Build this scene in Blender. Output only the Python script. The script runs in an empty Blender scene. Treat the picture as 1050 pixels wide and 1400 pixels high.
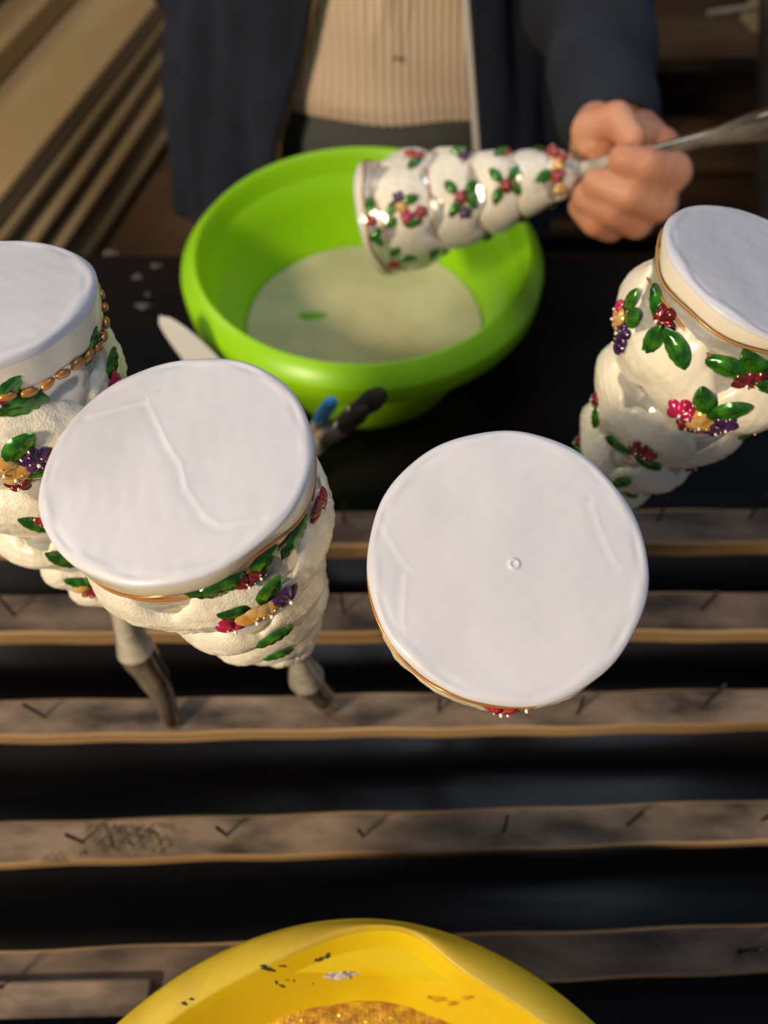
import bpy, bmesh, math, random
import numpy as np
from mathutils import Vector, Matrix
random.seed(4); rng = np.random.default_rng(7)
S = bpy.context.scene; COL = S.collection; PI = math.pi

# ---------------------------------------------------------------- camera
TH = math.radians(57); F = 1011.0
CAM = Vector((0, 0, .42))
FW = Vector((0, math.cos(TH), -math.sin(TH))); UP = Vector((0, math.sin(TH), math.cos(TH))); RT = Vector((1, 0, 0))
cd = bpy.data.cameras.new('camera'); cam = bpy.data.objects.new('camera', cd); COL.objects.link(cam)
cam.location = CAM; cam.rotation_euler = (PI/2 - TH, 0, 0)
cd.sensor_fit = 'VERTICAL'; cd.sensor_height = 36; cd.lens = 36*F/1400
cd.clip_start = .01; cd.dof.use_dof = True; cd.dof.focus_distance = .225; cd.dof.aperture_fstop = 7.5
S.camera = cam
# ---------------------------------------------------------------- world, lamps, exposure
w = bpy.data.worlds.new('world'); S.world = w; w.use_nodes = True
w.node_tree.nodes['Background'].inputs[0].default_value = (.62, .72, 1, 1)
w.node_tree.nodes['Background'].inputs[1].default_value = .15
def area(name, loc, target, size, power, color, sy=None):
    l = bpy.data.lights.new(name, 'AREA'); l.energy = power; l.color = color
    l.shape = 'RECTANGLE'; l.size = size; l.size_y = sy or size
    o = bpy.data.objects.new(name, l); COL.objects.link(o); o.location = loc
    o.rotation_euler = (Vector(target) - Vector(loc)).to_track_quat('-Z', 'Y').to_euler()
    return o
area('ceiling_light', (.25, .75, 1.75), (0, .2, 0), 1.3, 8.5, (.78, .86, 1), .5)
area('work_lamp', (-.72, -.52, .82), (0, .5, 0), .18, 15, (1, .80, .56))
area('side_fill', (-1.5, 1.0, 1.3), (-.2, .9, 0), .7, 8, (1, .88, .72))  # added warm fill from the left, brightens the board pile
S.view_settings.view_transform = 'Standard'; S.view_settings.look = 'None'
S.view_settings.gamma = 1; S.view_settings.use_curve_mapping = False
S.view_settings.exposure = 0.15

# ---------------------------------------------------------------- helpers
def ray(px, py): return FW + RT*((px-525)/F) + UP*((700-py)/F)
def dep(px, py, t): return CAM + ray(px, py)*t
def onz(px, py, z=0.0):
    d = ray(px, py); return CAM + d*((z-CAM.z)/d.z)
def lin(c):
    if isinstance(c, str):
        c = [int(c[i:i+2], 16)/255 for i in (0, 2, 4)]
    return tuple(((x/12.92) if x < .04045 else ((x+.055)/1.055)**2.4) for x in c)
def mat(name, col, rough=.5, metal=0, bump=0, bscale=200, col2=None, cscale=20, coat=0, trans=0, sss=0,
        stretch=(1, 1, 1), detail=4, ior=1.45, sheen=0, wave=None, lo=.4, hi=.6, spec=None):
    m = bpy.data.materials.new(name); m.use_nodes = True; nt = m.node_tree; N = nt.nodes; L = nt.links
    p = N['Principled BSDF']; c = lin(col)
    p.inputs['Base Color'].default_value = (*c, 1); p.inputs['Roughness'].default_value = rough
    p.inputs['Metallic'].default_value = metal; p.inputs['Coat Weight'].default_value = coat
    p.inputs['Coat Roughness'].default_value = .08
    p.inputs['Transmission Weight'].default_value = trans; p.inputs['IOR'].default_value = ior
    p.inputs['Subsurface Weight'].default_value = sss; p.inputs['Subsurface Scale'].default_value = .004
    p.inputs['Sheen Weight'].default_value = sheen
    if spec is not None: p.inputs['Specular IOR Level'].default_value = spec
    tc = N.new('ShaderNodeTexCoord'); mp = N.new('ShaderNodeMapping'); mp.inputs['Scale'].default_value = stretch
    L.new(tc.outputs['Object'], mp.inputs[0])
    if col2:
        n = N.new('ShaderNodeTexNoise'); n.inputs['Scale'].default_value = cscale; n.inputs['Detail'].default_value = detail
        L.new(mp.outputs[0], n.inputs['Vector'])
        r = N.new('ShaderNodeMapRange'); r.inputs[1].default_value = lo; r.inputs[2].default_value = hi
        L.new(n.outputs['Fac'], r.inputs[0])
        mx = N.new('ShaderNodeMix'); mx.data_type = 'RGBA'
        mx.inputs[6].default_value = (*c, 1); mx.inputs[7].default_value = (*lin(col2), 1)
        L.new(r.outputs[0], mx.inputs[0]); L.new(mx.outputs[2], p.inputs['Base Color'])
    if bump or wave:
        n = N.new('ShaderNodeTexNoise'); n.inputs['Scale'].default_value = bscale; n.inputs['Detail'].default_value = 3
        L.new(mp.outputs[0], n.inputs['Vector'])
        b = N.new('ShaderNodeBump'); b.inputs['Strength'].default_value = 1; b.inputs['Distance'].default_value = bump
        L.new(n.outputs['Fac'], b.inputs['Height']); L.new(b.outputs[0], p.inputs['Normal'])
    return m
M = {}
M['white'] = mat('white_lacquer', 'cbccd2', .42, bump=.00025, bscale=60, col2='c4c5cc', cscale=40, coat=.12, stretch=(1, .5, 1))
M['cream'] = mat('cream_lacquer', 'e8e0cb', .25, bump=.0003, bscale=150, coat=.5)
M['snow'] = mat('pearl_snow', 'f0ead8', .38, .05, bump=.0003, bscale=1300, col2='e6dfcc', cscale=300, coat=.25)
M['snowsmooth'] = mat('smooth_pearl_snow', 'efe8d2', .28, .0, bump=.0003, bscale=260, coat=.5)
M['silver'] = mat('silvered_glass', 'dcdad2', .22, .45, bump=.0012, bscale=90, col2='c9c6bb', cscale=60, coat=.6)
M['gold'] = mat('gold_paint', 'b9803e', .3, .35, coat=.4)
M['amber'] = mat('amber_lacquer', 'cf9a45', .25, .25, coat=.6, col2='e0b878', cscale=250)
M['darkred'] = mat('dark_red_lacquer', '8c1f24', .22, .35, coat=.7, col2='5e1518', cscale=300)
M['red'] = mat('red_lacquer', 'b32b33', .22, .35, coat=.7, col2='8b1d28', cscale=300)
M['magenta'] = mat('magenta_lacquer', 'd0245e', .22, .3, coat=.7, col2='b01c4a', cscale=300)
M['purple'] = mat('purple_lacquer', '5a2c66', .22, .35, coat=.7, col2='2e1838', cscale=300)
M['leaf'] = mat('green_lacquer', '3f8a1e', .22, .4, coat=.7, col2='1f5a14', cscale=260)
M['pearl'] = mat('white_bead', 'f6e9e0', .3, coat=.5)
M['milk'] = mat('milky_glass', 'c9c3b2', .18, .1, col2='a29a86', cscale=90, coat=.6, bump=.0004, bscale=120)
M['stub'] = mat('smoky_glass', '9a8f7c', .07, .55, col2='5b4d3a', cscale=70, coat=.8, stretch=(1, 1, .3))
M['clearglass'] = mat('clear_glass', 'efe9dc', .03, trans=.92, ior=1.45)
M['nail'] = mat('dark_nail', '4c4742', .4, .8)
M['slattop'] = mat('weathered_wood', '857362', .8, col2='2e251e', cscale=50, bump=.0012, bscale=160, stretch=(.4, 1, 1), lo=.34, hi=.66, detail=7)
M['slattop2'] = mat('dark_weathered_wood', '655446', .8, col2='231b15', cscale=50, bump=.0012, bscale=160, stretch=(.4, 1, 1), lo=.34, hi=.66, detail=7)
M['slatside'] = mat('raw_wood', 'b59468', .65, col2='8f7048', cscale=30, bump=.001, bscale=90, stretch=(.12, 1, 1))
M['crust'] = mat('dried_plaster', '6f6252', .95, col2='51473b', cscale=120, bump=.0008, bscale=500)
M['film'] = mat('black_film', '101012', .25, bump=.002, bscale=14, col2='1a1614', cscale=7, spec=.16, stretch=(.25, 1, 1))
M['smudge'] = mat('dried_splash', '5c5a52', .7, bump=.001, bscale=200)
M['green'] = mat('lime_plastic', '92d00c', .34, sss=.0, bump=.0002, bscale=60)
M['paint'] = mat('white_dip_paint', 'c6bd94', .35, col2='b9b188', cscale=22, bump=.004, bscale=18)
M['wetgreen'] = mat('thin_green_film', '6fa41c', .3)
M['yellow'] = mat('yellow_plastic', 'dcc216', .34, col2='d2b010', cscale=26, bump=.00005, bscale=300, lo=.45, hi=.75)
M['yellow2'] = mat('darker_yellow_plastic', 'cdb02c', .42, col2='b5962c', cscale=30, bump=.0001, bscale=300, lo=.4, hi=.65)  # darker yellow, used on the basin's flange
M['pool'] = mat('gold_glitter_wash', 'dba80c', .3, .2, col2='a8720a', cscale=160, bump=.0006, bscale=900, coat=.3)
M['glitR'] = mat('red_glitter', 'e0642a', .15, .6); M['glitG'] = mat('green_glitter', '8ad030', .15, .6)
M['glitY'] = mat('gold_glitter', 'ffd84a', .15, .6); M['glitV'] = mat('violet_glitter', 'b89ad0', .15, .6)
M['lump'] = mat('grey_white_glitter', 'dedad2', .6, bump=.001, bscale=900, col2='b0aba4', cscale=400)
M['ink'] = mat('dark_paint_flecks', '2c2f2a', .6)
M['skin'] = mat('skin', 'd09878', .5, sss=.12, col2='c68668', cscale=28, bump=.0006, bscale=260)
M['knit'] = mat('cream_knit', 'e9cfb4', .9, bump=.0008, bscale=500, sheen=.3)
M['navy'] = mat('navy_cloth', '1f2534', .95, bump=.0008, bscale=900, sheen=.0, col2='1a1f2b', cscale=30)
M['lining'] = mat('brown_lining', '8a6a48', .85)
M['zip'] = mat('white_tape', 'd9d4cd', .8)
M['grey'] = mat('grey_trousers', '5a5a56', .9, bump=.001, bscale=700)
M['hair'] = mat('dark_hair', '2b1d14', .5, bump=.003, bscale=200, stretch=(1, 1, .1))
M['shoe'] = mat('black_leather', '15130f', .4)
M['board'] = mat('pale_board', 'b49a6e', .8, col2='a08457', cscale=10, bump=.001, bscale=120, stretch=(1, .2, 1))
M['boarddark'] = mat('dark_board', '7a6140', .85, col2='604a2e', cscale=10, bump=.001, bscale=120, stretch=(1, .2, 1))
M['brownwood'] = mat('brown_wood', '5d4327', .7, col2='4a3319', cscale=18, bump=.001, bscale=100, stretch=(.15, 1, 3))
M['greypost'] = mat('grey_brown_post', '6a5d49', .75, col2='574b3a', cscale=14)
M['floor'] = mat('brown_floor', '4a3724', .8, col2='3a2a1a', cscale=6)
M['wall'] = mat('dim_wall', '6a5b48', .9)
M['bag'] = mat('kraft_paper', 'b79a6a', .85, bump=.004, bscale=25)
M['rod'] = mat('pale_rod', 'b9aa92', .5)
M['teal'] = mat('teal_cloth', '6f9a98', .9); M['pink'] = mat('rose_brown_cloth', 'a87968', .9); M['beige'] = mat('beige_cloth', 'b8a585', .9)
M['steel'] = mat('bright_steel', 'f2f2f0', .3, .25)
M['blue'] = mat('blue_plastic', '3f9bd8', .35); M['bristle'] = mat('dark_bristle', '2a211c', .85, bump=.001, bscale=900, stretch=(1, 1, .1))
M['palewood'] = mat('painted_handle', 'b7a994', .5, col2='7d6c5a', cscale=90)
M['ferrule'] = mat('ferrule', '8a7d70', .3, .8)
M['jar'] = mat('dark_grey_glass', '3c4644', .1, .2, coat=.5)

def tag(o, label=None, cat=None, group=None, kind=None):
    if label: o['label'] = label
    if cat: o['category'] = cat
    if group: o['group'] = group
    if kind: o['kind'] = kind
    return o
def empty(name, loc=(0, 0, 0), rot=None, label=None, cat=None, group=None):
    o = bpy.data.objects.new(name, None); COL.objects.link(o); o.empty_display_size = .02
    o.matrix_world = Matrix.Translation(Vector(loc)) @ (rot.to_4x4() if rot else Matrix.Identity(4))
    return tag(o, label, cat, group)
def link(name, me, parent=None, m=None):
    o = bpy.data.objects.new(name, me); COL.objects.link(o)
    if parent: o.parent = parent
    if m is not None: o.matrix_local = m
    return o
def mesh(name, V, Fc, mats, idx=None, smooth=True):
    me = bpy.data.meshes.new(name); me.from_pydata([tuple(v) for v in V], [], [tuple(f) for f in Fc])
    for mm in (mats if isinstance(mats, (list, tuple)) else [mats]): me.materials.append(mm)
    if idx is not None: me.polygons.foreach_set('material_index', np.asarray(idx, dtype=np.int32))
    me.polygons.foreach_set('use_smooth', [smooth]*len(me.polygons)); me.update(); return me
def obj(name, V, Fc, mats, parent=None, idx=None, smooth=True, m=None):
    return link(name, mesh(name, V, Fc, mats, idx, smooth), parent, m)
def grid(P, closed=True, cap0=False, cap1=False):
    """P: array (rows, cols, 3) -> verts, quads; closed in the column direction"""
    P = np.asarray(P); a, b = P.shape[:2]; V = [tuple(v) for v in P.reshape(-1, 3)]; Fc = []
    for i in range(a-1):
        for j in range(b if closed else b-1):
            k = (j+1) % b
            Fc.append((i*b+j, i*b+k, (i+1)*b+k, (i+1)*b+j))
    if cap0: V.append(tuple(P[0].mean(0))); c = len(V)-1; Fc += [(c, (j+1) % b, j) for j in range(b)]
    if cap1: V.append(tuple(P[-1].mean(0))); c = len(V)-1; o = (a-1)*b; Fc += [(c, o+j, o+(j+1) % b) for j in range(b)]
    return V, Fc
def tube(pts, rad, seg=12, closed=False, caps=True):
    pts = [Vector(p) for p in pts]; n = len(pts)
    if not hasattr(rad, '__len__'): rad = [rad]*n
    rows = []; up = None
    for i in range(n):
        if closed: t = pts[(i+1) % n]-pts[i-1]
        else: t = pts[min(i+1, n-1)]-pts[max(i-1, 0)]
        t.normalize()
        if up is None: up = t.orthogonal().normalized()
        up = (up - t*up.dot(t)).normalized(); b = t.cross(up)
        rows.append([pts[i] + (up*math.cos(a)+b*math.sin(a))*rad[i] for a in np.linspace(0, 2*PI, seg, endpoint=False)])
    if closed: rows.append(rows[0]); return grid(np.array(rows))
    return grid(np.array(rows), True, caps, caps)
def lathe(prof, seg=48, cap0=False, cap1=False):
    th = np.linspace(0, 2*PI, seg, endpoint=False)
    P = np.array([[(r*math.cos(a), r*math.sin(a), z) for a in th] for r, z in prof])
    return grid(P, True, cap0, cap1)
def merge(*parts):
    V = []; Fc = []
    for v, f in parts:
        o = len(V); V += list(v); Fc += [tuple(i+o for i in q) for q in f]
    return V, Fc
def box(c, s, bev=0.0, rz=0.0, jitter=0.0):
    bm = bmesh.new(); bmesh.ops.create_cube(bm, size=1)
    for v in bm.verts: v.co = Vector((v.co.x*s[0], v.co.y*s[1], v.co.z*s[2]))
    if bev: bmesh.ops.bevel(bm, geom=bm.edges[:], offset=bev, segments=2, affect='EDGES')
    R = Matrix.Rotation(rz, 3, 'Z')
    V = [R @ v.co + Vector(c) for v in bm.verts]; Fc = [tuple(v.index for v in f.verts) for f in bm.faces]; bm.free()
    return V, Fc
def catmull(pts, n=8):
    pts = [Vector(p) for p in pts]; P = [2*pts[0]-pts[1]] + pts + [2*pts[-1]-pts[-2]]; out = []
    for i in range(1, len(P)-2):
        for k in range(n):
            t = k/n; a, b, c, d = P[i-1], P[i], P[i+1], P[i+2]
            out.append(.5*((2*b)+(c-a)*t+(2*a-5*b+4*c-d)*t*t+(3*b-3*c+d-a)*t**3))
    out.append(P[-2]); return out
def sines(x, y, seed, n=9, base=1.0):
    r = np.random.default_rng(int(seed*100)); s = 0
    for i in range(n):
        a = r.uniform(0, 2*PI); f = base*r.uniform(.6, 2.6)
        s = s + np.sin((np.cos(a)*x+np.sin(a)*y)*f + r.uniform(0, 6.28))/n**.5
    return s

# ---------------------------------------------------------------- setting
FZ = -.80; TZ = -.06
fl = obj('floor', *box((0, 1.0, FZ-.02), (5, 5, .04)), M['floor'], smooth=False); tag(fl, kind='structure')
wb = obj('wall_back', *box((0, 2.6, .6), (5, .08, 2.8)), M['wall'], smooth=False); tag(wb, kind='structure')

# table under a black film
tb = empty('work_table', (0, .02, FZ), label='table covered with glossy black plastic film carrying the drying rack and bowls', cat='table')
obj('tabletop', *box((0, 0, TZ-FZ-.016), (1.7, 1.18, .026), .004), M['boarddark'], tb, smooth=False)
gx, gy = np.meshgrid(np.linspace(-.86, .86, 160), np.linspace(-.6, .598, 120))
gz = .0006*sines(gx, gy, 3, base=26) + TZ-FZ-.0015
P = np.dstack([gx, gy, gz]); edge = P[-1].copy(); edge[:, 1] += .004; edge[:, 2] -= .12
edge2 = P[-1].copy(); edge2[:, 1] += .004; edge2[:, 2] -= .006
obj('plastic_film', *grid(np.concatenate([P, edge2[None], edge[None]]), closed=False), M['film'], tb)
for sx in (-1, 1):
    for sy in (-1, 1):
        obj('leg', *box((sx*.78, sy*.52, (TZ-FZ-.03)/2), (.05, .05, TZ-FZ-.03), .004), M['boarddark'], tb, smooth=False)
def splat(px, py, a, b, seed, z=TZ+.001):
    c = onz(px, py, z) - Vector((0, .02, FZ)); th = np.linspace(0, 2*PI, 20, endpoint=False)
    rr = 1+.35*np.array([math.sin(3*t+seed)+.5*math.sin(7*t+seed*2) for t in th])
    rows = [[(c.x+a*k*r*math.cos(t), c.y+b*k*r*math.sin(t), c.z+h) for t, r in zip(th, rr)] for k, h in ((1, -.001), (.9, .0006), (.4, .001))]
    o = obj('paint_splash', *grid(np.array(rows), True, False, True), M['smudge'], tb); return o
for i, (px, py, a, b) in enumerate([(195, 418, .006, .003), (213, 363, .005, .002), (150, 345, .007, .003), (188, 378, .004, .003), (202, 402, .002, .002)]):
    splat(px, py, a, b, i)

# ---------------------------------------------------------------- drying rack
rack = empty('drying_rack', (0, .1, TZ), label='drying rack of parallel wooden slats with upright nails on the black table', cat='drying rack')
RO = Vector((0, .1, TZ))
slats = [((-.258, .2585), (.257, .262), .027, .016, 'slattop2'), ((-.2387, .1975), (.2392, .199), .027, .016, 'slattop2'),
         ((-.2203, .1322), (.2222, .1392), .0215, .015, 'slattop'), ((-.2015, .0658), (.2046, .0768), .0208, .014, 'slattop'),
         ((-.184, .007), (.188, .0184), .021, .015, 'slattop2'), ((-.2, -.052), (.2, -.045), .021, .015, 'slattop2'), ((-.2, -.112), (.2, -.108), .021, .015, 'slattop2'), ((-.2, -.172), (.2, -.17), .021, .015, 'slattop2')]  # slat beyond the basin: dark wood stands in for the basin's shadow
nailpx = {2: [(62, 980), (600, 972), (790, 975), (965, 962)], 3: [(113, 1151), (310, 1142), (497, 1143), (690, 1135), (858, 1128), (1042, 1120)],
          0: [(900, 712), (1025, 708), (470, 715)], 1: [(20, 842), (470, 838), (960, 832)], 4: [(8, 1352), (1010, 1300)]}
SLN = []
for i, (a, b, wd, th, mt) in enumerate(slats):
    dx, dy = b[0]-a[0], b[1]-a[1]; s = dy/dx; half = .43
    cx = 0; cy = a[1] + (0-a[0])*s; n = 120
    xs = np.linspace(-half, half, n); r = np.random.default_rng(i+20)
    eF = .0003*np.sin(xs*25+r.uniform(0, 6)) + .0004*np.sin(xs*83+i); eB = .0003*np.sin(xs*21+r.uniform(0, 6)) + .0004*np.sin(xs*70+i)
    c = .0012
    prof = [(-wd/2, -th), (-wd/2, -c), (-wd/2+c, 0), (-wd/6, .0002), (wd/6, .0002), (wd/2-c, 0), (wd/2, -c), (wd/2, -th)]
    rows = []
    for j, x in enumerate(xs):
        row = []
        for (yy, zz) in prof:
            e = eF[j] if yy < 0 else eB[j]
            row.append((x, cy + s*x + yy + e*(abs(yy) > wd/4), zz + (.0004*math.sin(x*40+yy*300+i) if zz > -c*.5 else 0)))
        rows.append(row)
    V, Fc = grid(np.array(rows), True, True, True)
    idx = [1]*len(Fc)
    for q in range((n-1)*8):
        if q % 8 in (2, 3, 4): idx[q] = 0
    V = [Vector(v)-RO for v in V]
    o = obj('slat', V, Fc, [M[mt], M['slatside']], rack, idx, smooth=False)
    SLN.append(o)
nailV = []
def nail_at(slat, p, lean=(0, 0), h=.027, bright=False):
    top = p + Vector((lean[0], lean[1], h))
    V, Fc = tube([p-Vector((0, 0, .004)), p.lerp(top, .5), p.lerp(top, .97), top], [.0009, .0009, .0009, .0003], 8)
    V = [Vector(v)-RO for v in V]
    return obj('nail', V, Fc, M['nail'], slat)
for i, lst in nailpx.items():
    for k, (px, py) in enumerate(lst):
        p = onz(px, py, 0.0); nail_at(SLN[i], p, (random.uniform(-.003, .002), random.uniform(-.002, .003)))
for sx in (-.41, .41):
    obj('rail', *box((sx, -.05, (-.0155-TZ)/2), (.03, .55, -.0155-TZ), .001), M['slatside'], rack, smooth=False)
# crust of dried plaster on the third slat
def crust(px0, py0, px1, py1, amp, seed, slat, nx=110, ny=50):
    a = onz(px0, py0); b = onz(px1, py1); c = (a+b)/2; sx = abs(b.x-a.x)/2; sy = abs(b.y-a.y)/2
    u, v = np.meshgrid(np.linspace(-1, 1, nx), np.linspace(-1, 1, ny))
    rr = u**2+v**2; m = np.clip(1.15-np.maximum(abs(u), abs(v))**2-.15*sines(u, v, seed, base=5), 0, 1)**.6
    h = amp*m*(.55+.45*np.tanh(1.6*sines(u*2.2, v*.8, seed+1, 14, 13))) - .0005
    P = np.dstack([c.x+u*sx, c.y+v*sy, h]); V, Fc = grid(P, False)
    V = [Vector(p)-RO for p in V]
    return obj('plaster_crust', V, Fc, M['crust'], slat)
crust(108, 1170, 240, 1126, .0022, 5, SLN[3]); crust(55, 1178, 100, 1150, .001, 8, SLN[3])

# added pale strip standing in for the lit part of the front slat
of = empty('lit_slat_strip', (-.15, -.0130, 0.0), label='short pale strip added as the lit part of the slat beside the yellow bowl', cat='wood piece')
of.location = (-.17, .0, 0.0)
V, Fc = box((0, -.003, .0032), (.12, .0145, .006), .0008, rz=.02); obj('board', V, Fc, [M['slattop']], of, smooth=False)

# ---------------------------------------------------------------- tree ornaments
LB = .15
TIERS = [.014, .050, .080, .106, .128, .144]
HELD = False
def env(t):
    if HELD: return np.interp(t, [0, .012, .032, .05, .080, .106, .128, .138, .146, .15], [.0385, .0395, .0390, .0350, .0282, .0224, .0168, .0145, .0075, .0045])
    return np.interp(t, [0, .012, .032, .05, .064, .081, .095, .107, .119, .129, .138, .146, .15], [.0385, .0385, .0378, .0320, .0308, .0252, .0240, .0188, .0172, .0138, .0118, .0060, .0045])
def R_body(t, th, seed):
    t = np.asarray(t, float); th = np.asarray(th, float); e = env(t)
    v = 0
    for tv in TIERS[1:]: v = v + np.exp(-((t-tv)/.0055)**2)
    v = v + .5*np.exp(-((t-.016)/.006)**2)
    lump = .035*np.sin(3*th+seed+t*60) + .02*np.sin(5*th-seed*2+t*90)
    return e*(1 - (.05 if HELD else .10)*v*(t < .14) + lump*np.clip(t/.02, 0, 1)*np.clip((LB-t)/.02, 0, 1))
def snow_edges(i, th, seed):
    a, b = TIERS[i], TIERS[i+1]; L = b-a; k = max(3, 6-i)
    x = th*k/2 + seed*1.7 + i + .25*np.sin(th*2+seed) ; jag = .05*np.abs(np.sin(x*4+seed))
    lobe = np.abs(np.sin(x))                       # scallops that meet in points
    top = a + L*(.42 - .36*lobe + .04*np.sin(7*th+seed) - jag)
    x2 = th*k/2 + seed*1.1 + i*2+.8
    bot = b - L*(.10) + L*.20*np.abs(np.sin(x2)) + L*.03*np.sin(9*th+i)
    return top, bot
def snow_off(i, v, th, seed, sc=1.0):
    L = TIERS[i+1]-TIERS[i]
    p = np.clip(v/.10, 0, 1)**.5*(.0012) + .0022*np.sin(PI*np.clip(v, 0, 1)**1.4)**.8*(1 if i < 3 else .6)
    p = p*np.clip((1-v)/.07, 0, 1)**.5
    p = p*sc
    return p*(1+.25*np.sin(4*th+seed+v*3)) - .0003*(v <= 0) - .0004*(v >= 1)
def flower_mesh(name, m, petals=5, amp=.42, h=.0022, seed=0):
    nr, nt = 9, 50; th = np.linspace(0, 2*PI, nt, endpoint=False); r0 = np.random.default_rng(seed)
    pa = r0.uniform(-.12, .12, petals+1)
    rad = .0046*((1-amp)+amp*np.abs(np.cos(petals/2*th))**.55)*(1+.1*np.sin(th+seed))
    rows = []
    for i in range(nr):
        k = 1-i/nr
        z = h*(1-k**2.2)*(.75+.25*np.cos(petals*th)*k) - .0005*(i == 0)
        rows.append(np.stack([rad*k*np.cos(th), rad*k*np.sin(th), z], 1))
    V, Fc = grid(np.array(rows), True, False, True); nf = len(Fc)
    bv, bf = lathe([(.0001, .0010), (.0007, .0007), (.0008, 0), (.0006, -.0006)], 10, True)
    out = [(V, Fc)]; 
    for (x, y, z, s) in [(0, 0, h*.96, .62), (.0017, .0010, h*.74, .28), (-.0014, .0014, h*.74, .28)]:
        out.append(([(p[0]*s+x, p[1]*s+y, p[2]*s+z) for p in bv], bf))
    V, Fc = merge(*out)
    return mesh(name, V, Fc, [m, M['pearl']], [0]*nf + [1]*(len(Fc)-nf))
def leaf_mesh():
    n, k = 18, 11; rows = []
    for i in range(n):
        s = i/(n-1); wd = .0034*math.sin(PI*s**.85)**.8 + .00005; row = []
        for j in range(k):
            q = j/(k-1)*2-1
            z = .0018*(1-q*q)*math.sin(PI*s)**.5 - .0006*math.exp(-(q/.18)**2)*math.sin(PI*s) - .0004*(abs(q) > .98)
            z += .0002*math.sin(s*30+abs(q)*5)*(1-q*q)
            row.append((q*wd, (s-.5)*.0125, z))
        rows.append(row)
    V, Fc = grid(np.array(rows), False)
    return mesh('leaf', V, Fc, M['leaf'])
FM = {k: flower_mesh('flower', M[m], seed=i, amp=a, petals=p) for i, (k, m, p, a) in enumerate(
    [('R', 'red', 5, .42), ('D', 'darkred', 5, .42), ('M', 'magenta', 5, .42), ('P', 'purple', 5, .45), ('A', 'amber', 3, .25)])}
LEAF = leaf_mesh()
bv, bf = lathe([(.0001, .0011), (.0008, .0008), (.0012, 0), (.0008, -.0007)], 12, True); BEAD = mesh('bead', [(x*2.4, y*1.25, z) for x, y, z in bv], bf, M['gold'])
FLN = {'R': 'red lacquered flower', 'D': 'dark red lacquered flower', 'M': 'magenta lacquered flower', 'P': 'purple lacquered flower', 'A': 'amber lacquered blossom'}

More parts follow.
